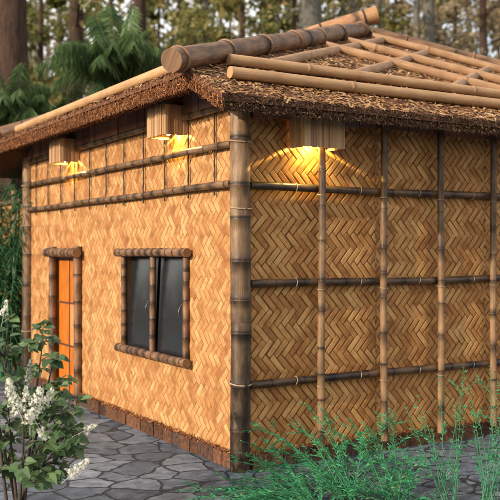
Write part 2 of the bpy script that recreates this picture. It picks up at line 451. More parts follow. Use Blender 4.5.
# skirting tiles
def skirt(p0, axis, length, nrm, seed):
    mb = MB(); t = 0; rg = random.Random(seed); p0 = Vector(p0)
    while t < length - .02:
        w = min(rg.choice((.12, .14, .15, .17, .14)) , length - t)
        th = rg.uniform(.014, .022); zt = .108 + rg.uniform(-.006, .006)
        c = p0 + axis * (t + w / 2) + nrm * (th + .004); c.z = zt / 2
        mb.box(c, (w / 2 - .004, th, zt / 2 - .001), axis, nrm, EZ)
        t += w
    o = part(mb, 'skirting', M['brick'], hut)
    mb = MB()
    def fn():
        p = p0 + axis * rg.uniform(0, length) + nrm * rg.uniform(.005, .045); p.z = .112 + rg.uniform(-.004, .012)
        return p, (EZ + nrm * .7).normalized()
    chips(mb, fn, int(length * 230), (.015, .05), (.004, .011), .4, rg)
    tag(part(mb, 'straw_edge', M['straw'], o), kind='stuff')
skirt((0, .075, 0), EY, DOOR[0] - .12, -EX, 31); skirt((0, DOOR[1] + .05, 0), EY, WY - .07 - DOOR[1] - .05, -EX, 33)
skirt((.075, 0, 0), EX, LX - .15, -EY, 32)

# bars and upright canes on the side wall
for z, a, b_ in ((2.595, .2, WY - .08), (2.32, .07, WY - .07), (2.035, .07, WY - .07)):
    mb = MB(); bamboo(mb, (-.035, a, z), (-.035, b_, z), .026, .2, 12, .75, 0, random.Random(int(z * 100)), 1.2)
    part(mb, 'wall_bar', M['bar'], hut, True)
for k in range(11):
    y = .36 + .425 * k
    if y > WY - .1: break
    mb = MB(); rg = random.Random(k)
    pts = [(-.012 + rg.uniform(-.002, .002), y + rg.uniform(-.003, .003), 1.965 + .038 * i) for i in range(18)]
    mb.tube(pts, [.0058 * (1.4 if i % 4 == 0 else 1) for i in range(18)], 6)
    part(mb, 'upright_cane', M['cord'], hut, True)

# bars and poles on the front wall
bars = []
for z in (2.015, 1.32, .607):
    mb = MB(); bamboo(mb, (.06, -.032, z), (LX - .06, -.032, z), .029, .33, 14, .95, 0, random.Random(int(z * 70) + 2), 1.2, True, lambda t: max(.0, .7 - .4 * t))
    bars.append(part(mb, 'wall_bar', M['bar_dark'], hut, True))
k = 0
while .644 + .59 * k < LX - .2:
    x = .644 + .59 * k; rg = random.Random(50 + k)
    mb = MB(); bamboo(mb, (x, -.083, .09), (x, -.083, 2.60), .0275, .235, 14, .7, .04, rg, 1.2, True, lambda t: max(0, min(.75, (t - 1.15) * 1.1)))
    o = part(mb, 'wall_pole', M['pole'], hut, True)
    for br, z in zip(bars, (2.015, 1.32, .607)):
        for dx in (-.20, .012):
            cx, cy, r_ = (x + dx, -.032, .0315) if dx < 0 else (x, -.083, .031)
            ring = []
            for q in range(17):
                a = 2 * math.pi * q / 16
                ring.append((cx + .004 * math.sin(a), cy + r_ * math.cos(a), z + r_ * math.sin(a)) if dx < 0 else (cx + r_ * math.cos(a), cy + r_ * math.sin(a), z - .05 + .004 * math.sin(a)))
            rb = MB(); rb.tube(ring, .0035, 5, False)
            part(rb, 'binding', M['rope'], br if dx < 0 else o, True)
    k += 1

# window
y0, y1, z0, z1 = WIN; ym = (y0 + y1) / 2
mb = MB(); mb.box((.098, ym, (z0 + z1) / 2), (.006, (y1 - y0) / 2, (z1 - z0) / 2))
win = part(mb, 'window', M['dark_wood'], hut)
for a, b_ in ((y0 + .026, ym - .026), (ym + .026, y1 - .026)):
    mb = MB(); ny, nz = 10, 10                                   # slightly bellied dark glass
    vs = []; 
    for i in range(ny + 1):
        for jx in range(nz + 1):
            s_, t_ = i / ny, jx / nz
            vs.append((.018 + .036 * t_ - .024 * math.sin(math.pi * s_) * math.sin(math.pi * t_), a + (b_ - a) * s_, z0 + .02 + (z1 - z0 - .04) * t_))
    fs = [(i * (nz + 1) + jx, i * (nz + 1) + jx + 1, (i + 1) * (nz + 1) + jx + 1, (i + 1) * (nz + 1) + jx) for i in range(ny) for jx in range(nz)]
    mb.add(vs, fs); part(mb, 'pane', M['glass'], win, True)
    mb = MB(); mb.tube([(-.02 - .03 * math.sin(math.pi * q / 10), a + .03 + .0 * q, 1.0 + .13 * q / 10) for q in range(11)], .006, 6)
    part(mb, 'handle', M['metal'], win, True)
for y in (y0, ym, y1):
    mb = MB(); bamboo(mb, (-.012, y, z0 - .02), (-.012, y, z1 + .02), .027, .13, 12, .8, 0, random.Random(int(y * 50)), .9)
    part(mb, 'frame_post', M['frame'], win, True)
for z, e in ((z1 + .005, .075), (z0 - .005, .075)):
    mb = MB(); bamboo(mb, (-.045, y0 - e, z), (-.045, y1 + e, z), .036, .12, 14, .8, 0, random.Random(int(z * 60)), 1.0)
    part(mb, 'frame_rail', M['frame'], win, True)

# door
y0, y1, z0, z1 = DOOR; ym = (y0 + y1) / 2
mb = MB(); mb.box((.05, ym, (z1 + .03) / 2 + .01), (.012, (y1 - y0) / 2 - .002, (z1 - .03) / 2))
door = part(mb, 'door', M['dark_wood'], hut)
zs = (.04, .555, 1.005, 1.46)
for c, (a, b_) in enumerate(((y0 + .045, ym - .006), (ym + .006, y1 - .045))):
    for r_ in range(3):
        mb = MB(); mb.box((.034, (a + b_) / 2, (zs[r_] + zs[r_ + 1]) / 2), (.004, (b_ - a) / 2, (zs[r_ + 1] - zs[r_]) / 2 - .006))
        o = part(mb, 'door_panel', M['door_pale'] if (c == 0 and r_ == 1) else M['door'], door)
        if c == 0 and r_ == 1: o['label'] = 'faded pinkish orange door panel'
for z in zs[1:3]:
    mb = MB(); mb.box((.03, ym, z), (.011, (y1 - y0) / 2 - .04, .008)); part(mb, 'cross_bar', M['dark_wood'], door)
mb = MB(); mb.box((.0315, ym, .75), (.009, .005, .71)); part(mb, 'middle_bar', M['dark_wood'], door)
mb = MB(); mb.box((.025, ym, 1.475), (.02, (y1 - y0) / 2 - .04, .014)); part(mb, 'lintel_strip', M['dark_wood'], door)
for y in (y0, y1):
    mb = MB(); bamboo(mb, (-.025, y, 0), (-.025, y, z1 + .10), .043, .24, 14, .8, 0, random.Random(int(y * 50)), 1.2)
    part(mb, 'door_post', M['frame'], door, True)
mb = MB(); bamboo(mb, (-.075, y0 - .10, z1 + .035), (-.075, y1 + .10, z1 + .035), .047, .11, 16, .8, 0, random.Random(4), 1.0)
part(mb, 'door_lintel', M['frame'], door, True)

# roof
XL, XR, YF, YB = -OL, LX + OL, -OF, WY + OF
out = [Vector((XL, YF, ZB)), Vector((XR, YF, ZB)), Vector((XR, YA, ZA)), Vector((XR, WY - YA, ZA)),
       Vector((XR, YB, ZB)), Vector((XL, YB, ZB)), Vector((XL, WY - YA, ZA)), Vector((XL, YA, ZA))]
P = Vector((LX / 2, WY / 2, ZP))
def slab(ins0, dz0, ins1, dz1, left=0):
    mb = MB(); c = P
    def sh(v, i, dz):
        x = v.x + (i if v.x < c.x else -i); y = v.y + (i if v.y < c.y else -i)
        if abs(v.y - YA) < .01 or abs(v.y - WY + YA) < .01: y = v.y
        return Vector((x, y, v.z - dz))
    top = [sh(v, ins0, dz0) for v in out]; bot = [sh(v, ins1, dz1 + (left if k_ in (5, 6, 7) else 0)) for k_, v in enumerate(out)]
    pt = P - Vector((0, 0, dz0)); pb = P - Vector((0, 0, dz1))
    vs = top + bot + [pt, pb]
    fs = [(0, 1, 2, 16, 7), (2, 3, 16), (3, 4, 5, 6, 16), (6, 7, 16), (15, 17, 10, 9, 8), (11, 17, 10), (14, 17, 11, 12, 13)[::1], (14, 15, 17)]
    for i in range(8):
        k = (i + 1) % 8; fs.append((i, i + 8, k + 8, k))
    mb.add(vs, fs); return mb
roof = part(slab(0, 0, 0.0, .045), 'roof', M['eave_bark'], hut)
part(slab(.018, .046, .035, .098, .042), 'thatch_layer', M['thatch'], roof)
rg = random.Random(11)
DL = (P - out[7])               # left hip
def front_pt():
    x = rg.uniform(XL, XR); y = YF + (WY / 2 - YF) * (1 - math.sqrt(rg.random()))
    if y > YA:
        s_ = (y - YA) / (WY / 2 - YA)
        if not (XL + s_ * (P.x - XL) < x < XR - s_ * (XR - P.x)): return None
    if x > 4.6 and rg.random() < .5: return None
    return Vector((x, y, ZB + SL * (y - YF) + rg.uniform(.002, .014))), Vector((0, -SL, 1)).normalized()
mb = MB(); chips(mb, front_pt, 15000, (.03, .10), (.008, .024), .28, rg); part(mb, 'wood_chip_cover', M['chips'], roof)
def left_pt():
    y = rg.uniform(YA, WY - YA); s_ = rg.random() ** 2
    m_ = 2 * min(y - YA, WY - YA - y) / (WY - 2 * YA)
    if s_ > m_: return None
    return Vector((XL + s_ * (P.x - XL), y, ZA + s_ * (ZP - ZA) + .006)), Vector((-.32, 0, 1)).normalized()
mb = MB(); chips(mb, left_pt, 3500, (.03, .1), (.008, .024), .28, rg); part(mb, 'wood_chip_cover', M['chips'], roof)
# ragged straw along the eaves
def eave_fn(i0, i1, nrm, zlo, zhi, dep):
    a, b_ = out[i0], out[i1]
    def fn():
        s_ = rg.random(); p = a.lerp(b_, s_)
        if p.x > 4.8 and rg.random() < .6: return None
        z = rg.uniform(zlo, zhi)
        return p + Vector((0, 0, z)) + nrm * rg.uniform(-dep, .008) , (nrm + Vector((0, 0, rg.uniform(-.6, .3)))).normalized()
    return fn
mb = MB()
chips(mb, eave_fn(7, 6, -EX, -.148, -.05, .022), 7500, (.012, .034), (.003, .008), .35, rg)
chips(mb, eave_fn(7, 6, -EX, -.045, .004, .003), 420, (.012, .05), (.004, .010), .25, rg)
chips(mb, eave_fn(0, 7, -EX, -.115, -.05, .022), 500, (.012, .04), (.003, .009), .4, rg)
chips(mb, eave_fn(0, 7, -EX, -.045, .002, .003), 70, (.012, .05), (.004, .010), .25, rg)
chips(mb, eave_fn(6, 5, -EX, -.185, .005, .03), 1800, (.012, .05), (.004, .011), .6, rg)
def under(i0, i1, nrm):
    a, b_ = out[i0], out[i1]
    def fn():
        p = a.lerp(b_, rg.random()); k = rg.random()
        return p - nrm * (.05 + .3 * k) + Vector((0, 0, (-.143 if abs(nrm.x) > .5 else -.100) + .3 * k * (.32 if abs(nrm.x) > .5 else SL))), Vector((nrm.x * .2, nrm.y * .2, -1)).normalized()
    return fn
chips(mb, under(7, 6, -EX), 3600, (.02, .06), (.005, .012), .7, rg)
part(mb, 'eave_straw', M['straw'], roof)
mb = MB()
chips(mb, eave_fn(0, 1, -EY, -.042, .004, .003), 4200, (.010, .034), (.003, .009), .35, rg)
chips(mb, eave_fn(0, 1, -EY, -.104, -.052, .022), 4600, (.010, .034), (.003, .009), .4, rg)
chips(mb, under(0, 1, -EY), 3000, (.02, .06), (.005, .012), .7, rg)
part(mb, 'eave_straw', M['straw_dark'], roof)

# hip logs
def hiplog(corner, ext0, ext1, r, lift, m, seed, nm='hip_log'):
    d = (P - corner).normalized(); up = Vector((0, 0, lift))
    mb = MB(); rg2 = random.Random(seed)
    a = corner - d * ext0 + up; b_ = P + d * ext1 + up
    bamboo(mb, a, b_, r, .95, 24, .75, -.02, rg2, 1.5)
    o = part(mb, nm, m, hut, True)
    L = (b_ - a).length; t = .1
    ref = d.cross(EZ).normalized(); ref2 = d.cross(ref)
    while t < L:
        c = a + d * t
        rb = MB(); rb.tube([c + (ref * math.cos(2 * math.pi * q / 24) + ref2 * math.sin(2 * math.pi * q / 24)) * (r * 1.05) for q in range(25)], .012, 6, False)
        part(rb, 'rope_ring', M['rope'] if m is not M['log'] else M['frame'], o, True)
        t += rg2.uniform(.66, .84)
hiplog(out[7], .20, .0, .081, .07, M['log'], 2)
hiplog(out[2], .06, -.1, .088, .03, M['log'], 3)
hiplog(out[6], .06, -1.65, .086, .06, M['log'], 8)
mb = MB(); d = (P - out[6]).normalized(); a = P - d * 2.2 + EZ * .15; b_ = P + d * .16 + EZ * .19
bamboo(mb, a, b_, .094, .62, 24, .9, -.02, random.Random(8), 1.5); o = part(mb, 'top_log', M['log_light'], hut, True)
ref = d.cross(EZ).normalized(); ref2 = d.cross(ref)
for t in (.35, 1.05, 1.72, 2.22):
    c = a.lerp(b_, t / (b_ - a).length); rb = MB()
    rb.tube([c + (ref * math.cos(2 * math.pi * q / 24) + ref2 * math.sin(2 * math.pi * q / 24)) * .097 for q in range(25)], .011, 6, False)
    part(rb, 'rope_ring', M['cord'], o, True)
hiplog(out[3], .06, -.1, .088, .03, M['log'], 9)

# pale poles and slats laid on the front thatch
def fp(x, y, h): return Vector((x, y, ZB + SL * (y - YF) + h))
def xr(y): return XR - (y - YA) / (WY / 2 - YA) * (XR - P.x)
for y, xs in ((-.07, -.13), (.31, .075)):
    mb = MB(); bamboo(mb, fp(xs, y, .05), fp(min(xr(y), XR) - .12, y, .05), .043, 1.9, 16, .1, 0, random.Random(int(y * 90) + 70), .5)
    part(mb, 'roof_pole', M['pale'], hut, True)
mb = MB(); d = Vector((0, 1, 0)); xx = XL + .10; zz = ZA + .032 + .05
bamboo(mb, (xx, .22, zz), (xx, WY - .55, zz), .043, 1.9, 16, .1, 0, random.Random(77), .5); part(mb, 'roof_pole', M['pale'], hut, True)
HL = (P.x - XL, WY / 2 - YA)    # plan direction of left hip
def lattice(kind, off, y_lo, y_hi, lift):
    """a slat parallel to a hip; off = its shift along the eave at y = YA"""
    def X(y):
        s_ = (y - YA) / HL[1]
        return XL + off + s_ * HL[0] if kind == 'l' else XR - off - s_ * HL[0]
    a = fp(X(y_lo), y_lo, lift); b_ = fp(X(y_hi), y_hi, lift)
    d = (b_ - a).normalized(); nn = Vector((0, -SL, 1)).normalized(); w = d.cross(nn).normalized()
    mb = MB(); bamboo(mb, a, b_, .046, 1.3, 12, .2, .12, random.Random(int(off * 100)), .5)
    part(mb, 'roof_slat', M['slat'], hut, True)
for off, lo, hi in ((.42, .44, 2.2), (1.25, .44, 1.85), (2.35, .44, 1.5), (3.5, .44, 1.1)):
    lattice('l', off, lo, hi, .020)
for off, lo, hi in ((.30, .36, 2.28), (1.7, .36, 1.80), (2.8, .36, 1.42)):
    lattice('r', off, lo, hi, .042)

# ------------------------------------------------------------------ wall lamps (lit)
def slat_box(mb, c, hx, hy, z0, z1, rg, nn):
    def side(a, b_, nrm):
        d = (b_ - a); L = d.length; d.normalize(); t = 0
        while t < L - .002:
            w = min(rg.uniform(.014, .034), L - t)
            if L - t - w < .01: w = L - t
            th = rg.uniform(.006, .011)
            p = a + d * (t + w / 2) - nrm * .004 + nrm * (th - .008)
            zt = (z0 + z1) / 2
            mb.box(Vector((p.x, p.y, zt + rg.uniform(-.003, .003))), (w / 2 + .0004, th, (z1 - z0) / 2), d, nrm, EZ); t += w
    C = Vector(c)
    p = [C + Vector((-hx, -hy, 0)), C + Vector((hx, -hy, 0)), C + Vector((hx, hy, 0)), C + Vector((-hx, hy, 0))]
    back = EY * .019 if nn[0] == 0 else EX * .011
    p[2] = p[2] + back; p[3 if nn[0] == 0 else 1] += back
    side(p[0], p[1], Vector((0, -1, 0))); 
    if nn[0] == 0: side(p[1] + EY * .014, p[2], EX)
    else: side(p[3], p[2], EY)
    side(p[0] + EY * .014, p[3] - EY * .014 * (nn[0] != 0), -EX)
    mb.box(Vector((c[0], c[1], z1 - .012)), (hx - .015, hy - .015, .006))
lampspec = [((.585, -.118, 0), .175, .085, 2.30, 2.54, (0, -1), 'slatted wooden wall lamp on the shaded pole-gridded wall', (-.04, -.02)),
            ((-.112, .973, 0), .09, .165, 2.458, 2.69, (-1, 0), 'slatted wooden wall lamp above the dark window', (.02, 0)),
            ((-.112, 3.40, 0), .09, .165, 2.455, 2.69, (-1, 0), 'slatted wooden wall lamp beside the far corner post, above the orange door', (.02, 0))]
for i, (c, hx, hy, z0, z1, nn, lab, off) in enumerate(lampspec):
    t = thing('wall_lamp', lab, 'lamp', (c[0], c[1], z0), 'slatted wall lamps')
    mb = MB(); slat_box(mb, c, hx, hy, z0, z1, random.Random(97 + i), nn); part(mb, 'lamp_shade', M['lamp'], t)
    mb = MB(); bc = Vector((c[0] + off[0], c[1] + off[1], z0 + .035))
    mb.tube([bc + EZ * (.022 * math.cos(a)) for a in [math.pi * q / 8 for q in range(9)]], [max(.001, .022 * math.sin(math.pi * q / 8)) for q in range(9)], 12, False)
    part(mb, 'bulb', M['bulb'], t, True)
    mb = MB(); mb.tube([bc + EZ * .02, bc + EZ * (z1 - z0 - .06)], .012, 10); part(mb, 'bulb_holder', M['dark_wood'], t, True)
    ld = bpy.data.lights.new('lamp_light', 'POINT'); ld.energy = 62.0 if nn[0] == 0 else 40.0; ld.color = (1, .70, .17); ld.shadow_soft_size = .012
    lo = bpy.data.objects.new('lamp_light', ld); COL.objects.link(lo); lo.parent = t; lo.location = (0, .078, .068) if nn[0] == 0 else (.070, 0, .064)
    # photometric profile of the lamp: a soft down-beam with a bright rim at the edge of its cone
    ld.use_nodes = True; nt = ld.node_tree; em = nt.nodes['Emission']
    tcn = N(nt, 'ShaderNodeTexCoord'); sx = N(nt, 'ShaderNodeSeparateXYZ'); nt.links.new(tcn.outputs['Normal'], sx.inputs[0])
    rp = ramp(nt, [(0, (.0, .0, .0)), (.325, (.0, .0, .0)), (.35, (1.0, 1.0, 1.0)), (.385, (1.0, 1.0, 1.0)), (.42, (.09, .09, .09)), (.6, (.13, .13, .13)), (.8, (.34, .34, .34)), (1, (.45, .45, .45))], math_(nt, 'MULTIPLY', sx.outputs[2], -1.0))
    nt.links.new(rp.outputs[0], em.inputs['Strength'])

# ------------------------------------------------------------------ ground
mb = MB(); mb.add([(-500, -500, -.02), (500, -500, -.02), (500, 500, -.02), (-500, 500, -.02)], [(0, 1, 2, 3)])
tag(mb.build('ground', M['ground']), kind='structure')
mb = MB(); mb.add([(-9, -12, 0), (16, -12, 0), (16, 9, 0), (-9, 9, 0)], [(0, 1, 2, 3)])
tag(mb.build('paving', M['paving']), kind='structure')

# ------------------------------------------------------------------ woven fence continuing beyond the hut
FB = Vector((.22, 5.2, 0))
fence = thing('woven_fence', 'tall woven bamboo fence behind the dark green bamboo at the hut\'s far corner', 'fence', FB)
mb = MB(); mb.box((.27, 6.9, 1.15), (.03, 1.65, 1.1)); weave_p = part(mb, 'panel', M['weave_back'], fence)
mb = MB(); weave(mb, (.238, 8.5, .08), -EY, EZ, -EX, 3.2, 2.1, tile=1.1, rg=random.Random(8)); part(mb, 'woven_strips', M['weave'], weave_p)
for y in (5.3, 6.1, 6.9, 7.7, 8.5):
    mb = MB(); bamboo(mb, (.17, y, 0), (.17, y, 2.35), .04, .26, 12, .7, 0, random.Random(int(y * 10)), 1.2); part(mb, 'fence_post', M['pole'], fence, True)
for z in (.86, 1.6, 2.2):
    mb = MB(); bamboo(mb, (.2, 5.2, z), (.2, 8.6, z), .028, .3, 12, .9, 0, random.Random(int(z * 10)), 1.2); part(mb, 'fence_rail', M['bar'], fence, True)

# ------------------------------------------------------------------ plants
def arc(p0, p1, up, n=14, rg=rnd, side=None):
    p0 = Vector(p0); p1 = Vector(p1); m_ = (p0 + p1) / 2 + Vector((0, 0, up))
    if side is not None: m_ += side
    return [p0 * (1 - t) ** 2 + m_ * 2 * t * (1 - t) + p1 * t * t for t in [i / n for i in range(n + 1)]]
def blade(mb, p, d, l, w, nn, fold=.0, droop=.0):
    """a lance-shaped leaflet of two bent halves"""
    d = d.normalized(); s_ = d.cross(nn)
    s_ = s_.normalized() if s_.length > 1e-4 else Vector((1, 0, 0))
    m_ = p + d * l * .45 + Vector((0, 0, -droop * .3 * l)); e = p + d * l + Vector((0, 0, -droop * l))
    mb.add([p, m_ + s_ * w, e, m_ - s_ * w], [(0, 1, 2), (0, 2, 3)])
def sample(pts, t):
    f = t * (len(pts) - 1); i = min(int(f), len(pts) - 2); k = f - i
    return pts[i].lerp(pts[i + 1], k), (pts[i + 1] - pts[i]).normalized()

# emerald feathery plants before the shaded wall: base pixel/depth, then stem tips
def feather(mb_l, mb_s, pts, r0, pairs, l, w, rg, t0=.12, ang=.7):
    mb_s.tube(pts, [r0 * (1 - .75 * i / (len(pts) - 1)) for i in range(len(pts))], 5, False)
    for k in range(pairs):
        t = t0 + (1 - t0) * (k + rg.uniform(0, .7)) / pairs
        p, d = sample(pts, min(t, .999))
        side = d.cross(Vector((rg.uniform(-.5, .5), rg.uniform(-.5, .5), 1))).normalized()
        for sg in (-1, 1):
            if rg.random() < .12: continue
            dd = (d * math.cos(ang) + side * sg * math.sin(ang) + Vector((rg.uniform(-.2, .2), rg.uniform(-.2, .2), rg.uniform(-.15, .3)))).normalized()
            ll = l * rg.uniform(.6, 1.25) * (1.1 - .5 * t)
            blade(mb_l, p, dd, ll, w * rg.uniform(.7, 1.2), Vector((rg.uniform(-1, 1), rg.uniform(-1, 1), rg.uniform(.2, 1))), 0, .15)
em_spec = [
    ((318, 523, 5.38), [(192, 490, 5.3), (214, 478, 5.5), (232, 452, 5.75), (240, 478, 5.5), (262, 460, 5.65), (284, 446, 5.7), (225, 500, 5.2), (270, 430, 5.9), (300, 470, 5.5), (250, 492, 5.3), (330, 455, 5.6)], 'low emerald feathery plant trailing towards the hut\'s near corner post', 9),
    ((352, 520, 5.45), [(262, 418, 6.0), (286, 432, 5.9), (305, 420, 5.95), (330, 402, 6.05), (318, 440, 5.8), (350, 424, 5.9), (372, 432, 5.8), (300, 455, 5.7), (338, 465, 5.6)], 'dense emerald feathery plant arching below the first front wall pole', 9),
    ((398, 522, 5.42), [(352, 428, 5.9), (372, 418, 6.0), (396, 400, 6.1), (412, 432, 5.8), (385, 450, 5.6), (432, 455, 5.6), (345, 478, 5.4), (420, 476, 5.4), (372, 480, 5.4)], 'emerald feathery clump in front of the second wall pole', 8),
    ((446, 520, 5.45), [(412, 395, 5.9), (440, 372, 5.9), (455, 400, 5.8), (432, 425, 5.7), (466, 366, 6.0), (424, 452, 5.5), (458, 440, 5.6)], 'tall thin emerald plant rising past the lowest wall bar', 3),
    ((486, 520, 5.45), [(470, 388, 5.9), (490, 362, 6.0), (503, 385, 5.9), (478, 410, 5.8), (510, 420, 5.7), (495, 440, 5.6), (520, 400, 5.8)], 'sparse emerald plant at the wall\'s cropped end, right edge of the photo', 3)]
for i, (bp, tips, lab, dense) in enumerate(em_spec):
    rg = random.Random(200 + i); B = at(*bp); B.z = 0
    t = thing('feathery_plant', lab, 'plant', B, 'emerald plants before the front wall')
    ml, ms = MB(), MB()
    for tx in tips:
        p1 = at(tx[0] - (6 if dense > 5 else 0), tx[1] + (9 if dense > 5 else 3), tx[2])
        for rep in range(3 if dense > 5 else 2):
            q = p1 + Vector((rg.gauss(0, .05), rg.gauss(0, .05), rg.gauss(0, .05))) * (0 if rep == 0 else 1.5)
            if rep == 2: q.z *= .45
            q.z = max(q.z, .04)
            b0 = B + Vector((rg.uniform(-.06, .06), rg.uniform(-.06, .06), 0))
            dist = (q - b0).length
            pts = arc(b0, q, dist * rg.uniform(.08, .24) if dense > 5 else dist * rg.uniform(0, .1), 14, rg)
            feather(ml, ms, pts, .0032, int(dist * (40 if dense > 5 else 24)), .054 if dense > 5 else .04, .0040, rg, .15, .75)
            for s_ in range(int(dense * .4)):   # side sprays
                p, d = sample(pts, rg.uniform(.3, .9))
                sd = d.cross(EZ); sd = sd.normalized() if sd.length > .01 else EX
                e = p + (d * rg.uniform(.4, 1) + sd * rg.uniform(-1, 1) + EZ * rg.uniform(-.3, .3)).normalized() * rg.uniform(.08, .2)
                e.z = max(e.z, .02)
                feather(ml, ms, arc(p, e, .015, 6, rg), .0018, 9, .042, .0044, rg, .1, .75)
    part(ml, 'foliage', M['emerald'], t); part(ms, 'stem', M['emerald_stem'], t, True)

# white lilac at the lower left
LB = at(14, 530, 4.95); LB.z = 0
lil = thing('lilac_shrub', 'flowering lilac shrub with heart-shaped leaves and white blossom spikes', 'shrub', LB)
rg = random.Random(77)
def heart(mb, p, d, nn, s):
    d = d.normalized(); x = d.cross(nn).normalized(); nn = x.cross(d).normalized()
    half = [(0, 0), (.22, -.10), (.42, .06), (.46, .30), (.34, .58), (.15, .84), (0, 1.06)]
    fold = rg.uniform(.1, .35); curl = rg.uniform(.05, .3)
    mid = [(0, 0), (0, .3), (0, .6), (0, 1.06)]
    def pt(a, b_): return p + (x * a + d * b_ + nn * (abs(a) * fold - curl * b_ * b_ * .5)) * s
    vs = [pt(0, 0)] + [pt(a, b_) for a, b_ in half[1:]] + [pt(-a, b_) for a, b_ in half[1:-1]] + [pt(0, .3), pt(0, .6)]
    # 0 base, 1-5 right, 6 tip, 7-11 left, 12,13 midrib
    mb.add(vs, [(0, 1, 2, 12), (12, 2, 3), (12, 3, 4, 13), (13, 4, 5, 6), (0, 12, 8, 7), (12, 9, 8), (12, 13, 10, 9), (13, 6, 11, 10)])
ml, ms = MB(), MB()
mains = []
for px, py, d, b in ((4, 345, 4.95, 0), (44, 335, 5.0, 0), (66, 395, 4.9, 0), (22, 400, 4.75, 0), (82, 430, 4.95, 0), (-25, 360, 5.0, 0), (-40, 420, 4.9, 0), (30, 440, 4.8, 0), (-10, 320, 5.1, 0), (56, 350, 5.05, 0)):
    p1 = at(px, py, d); b0 = LB + Vector((rg.uniform(-.05, .05), rg.uniform(-.05, .05), 0))
    side = RT * rg.uniform(-.06, .06)
    pts = arc(b0, p1, .12, 12, rg, side); mains.append(pts)
    ms.tube(pts, [.011 * (1 - .75 * i / 12) for i in range(13)], 6, False)
zone = [(0, 338), (8, 322), (40, 328), (50, 335), (55, 360), (60, 385), (82, 400), (78, 425), (80, 445), (64, 462), (45, 480), (20, 470), (5, 460), (20, 400), (30, 370), (40, 420), (50, 440), (10, 430), (15, 380), (62, 420), (35, 395),
        (70, 440), (-15, 350), (-30, 380), (-40, 420), (-20, 440), (-50, 390), (-35, 340), (25, 350), (45, 400), (55, 405), (0, 410), (25, 425), (38, 455), (58, 440), (5, 360), (12, 345), (52, 470)]
zone = zone + [(x + 6, y - 5) for x, y in zone if x < 72 and y > 345] + [(x - 5, y + 7) for x, y in zone if y > 385]
for px, py in zone:
    e = at(px + rg.uniform(-4, 4), py + rg.uniform(-4, 4), 4.92 + rg.uniform(-.25, .28))
    best = min(((pts[i] - e).length, pts[i]) for pts in mains for i in range(3, 12)) if False else None
    cand = [pts[i] for pts in mains for i in range(4, 12) if pts[i].z < e.z + .02]
    b0 = min(cand, key=lambda q: (q - e).length) if cand else LB + Vector((0, 0, .1))
    pts = arc(b0, e, .03, 6, rg); ms.tube(pts, [.0045 - .0004 * i for i in range(7)], 5, False)
    nlev = 3 + rg.randint(0, 1)
    for k in range(nlev):
        p, d = sample(pts, .45 + .55 * k / max(1, nlev - 1) - .001)
        sd = Vector((rg.uniform(-1, 1), rg.uniform(-1, 1), rg.uniform(-.3, .3))).normalized()
        for sg in (-1, 1):
            dd = (sd * sg + d * .35 + Vector((0, 0, rg.uniform(-.6, .05)))).normalized()
            nn = (Vector((0, 0, 1)) - FW * rg.uniform(.2, .9) + RT * rg.uniform(-.6, .3)).normalized()
            q = p + dd * .022
            ms.tube([p, q], .0016, 4, False)
            heart(ml, q, dd, nn, rg.uniform(.036, .064))
    heart(ml, e, (e - pts[-2]) + Vector((0, 0, -.01)), (Vector((0, 0, 1)) - FW * .6).normalized(), rg.uniform(.05, .08))
part(ml, 'foliage', M['lilac'], lil); part(ms, 'branch', M['lilac_stem'], lil, True)
def panicle(pos, axis, L, w, n, m_):
    mb = MB(); axis = axis.normalized(); a = axis.cross(Vector((.3, .5, .8))).normalized(); b_ = axis.cross(a)
    mb.tube([pos - axis * .06, pos + axis * L], [.0012, .0007], 5, False)
    for k in range(n):
        t = rg.random() ** .8; th = rg.uniform(0, 6.28); rr = w * (1 - .75 * t) * rg.uniform(.45, 1)
        rad = a * math.cos(th) + b_ * math.sin(th)
        c = pos + axis * L * t + rad * rr; nn = (rad + axis * rg.uniform(-.2, .6)).normalized()
        u = nn.cross(Vector((rg.uniform(-1, 1), rg.uniform(-1, 1), .4))).normalized(); v = nn.cross(u)
        s_ = rg.uniform(.0055, .0085) 
        mb.tube([pos + axis * L * max(0, t - .08), c], .0007, 3, False)
        for q in range(4):
            d1 = (u * math.cos(q * math.pi / 2) + v * math.sin(q * math.pi / 2)); d2 = nn.cross(d1)
            mb.add([c, c + d1 * s_ * .7 + d2 * s_ * .45 + nn * s_ * .2, c + d1 * s_ * 1.25 + nn * s_ * .1, c + d1 * s_ * .7 - d2 * s_ * .45 + nn * s_ * .2], [(0, 1, 2, 3)])
    return part(mb, 'flower_spike', m_, lil)
for px, py, d, ax, L, w, n in ((20, 414, 4.62, (-.5, .2, 1), .14, .065, 90), (34, 412, 4.6, (.3, 0, 1), .13, .065, 90), (39, 428, 4.62, (.3, 0, -.6), .07, .03, 35), (82, 432, 4.75, (.9, .1, .45), .085, .034, 45),
                               (70, 476, 4.6, (.8, 0, .7), .13, .045, 85), (3, 318, 4.9, (.2, 0, 1), .10, .03, 50), (-12, 340, 4.9, (.2, 0, 1), .10, .03, 45), (26, 402, 4.66, (0, 0, 1), .08, .035, 45), (12, 398, 4.64, (-.2, 0, 1), .10, .05, 60), (44, 404, 4.64, (.5, 0, .8), .09, .045, 55), (30, 424, 4.58, (0, 0, 1), .07, .06, 50)):
    panicle(at(px, py, d), RT * ax[0] + FW * ax[1] + EZ * ax[2], L, w, n, M['petal'])
panicle(at(28, 388, 4.7), RT * .1 + EZ, .15, .035, 80, M['bud'])['label'] = 'greyish unopened flower spike'

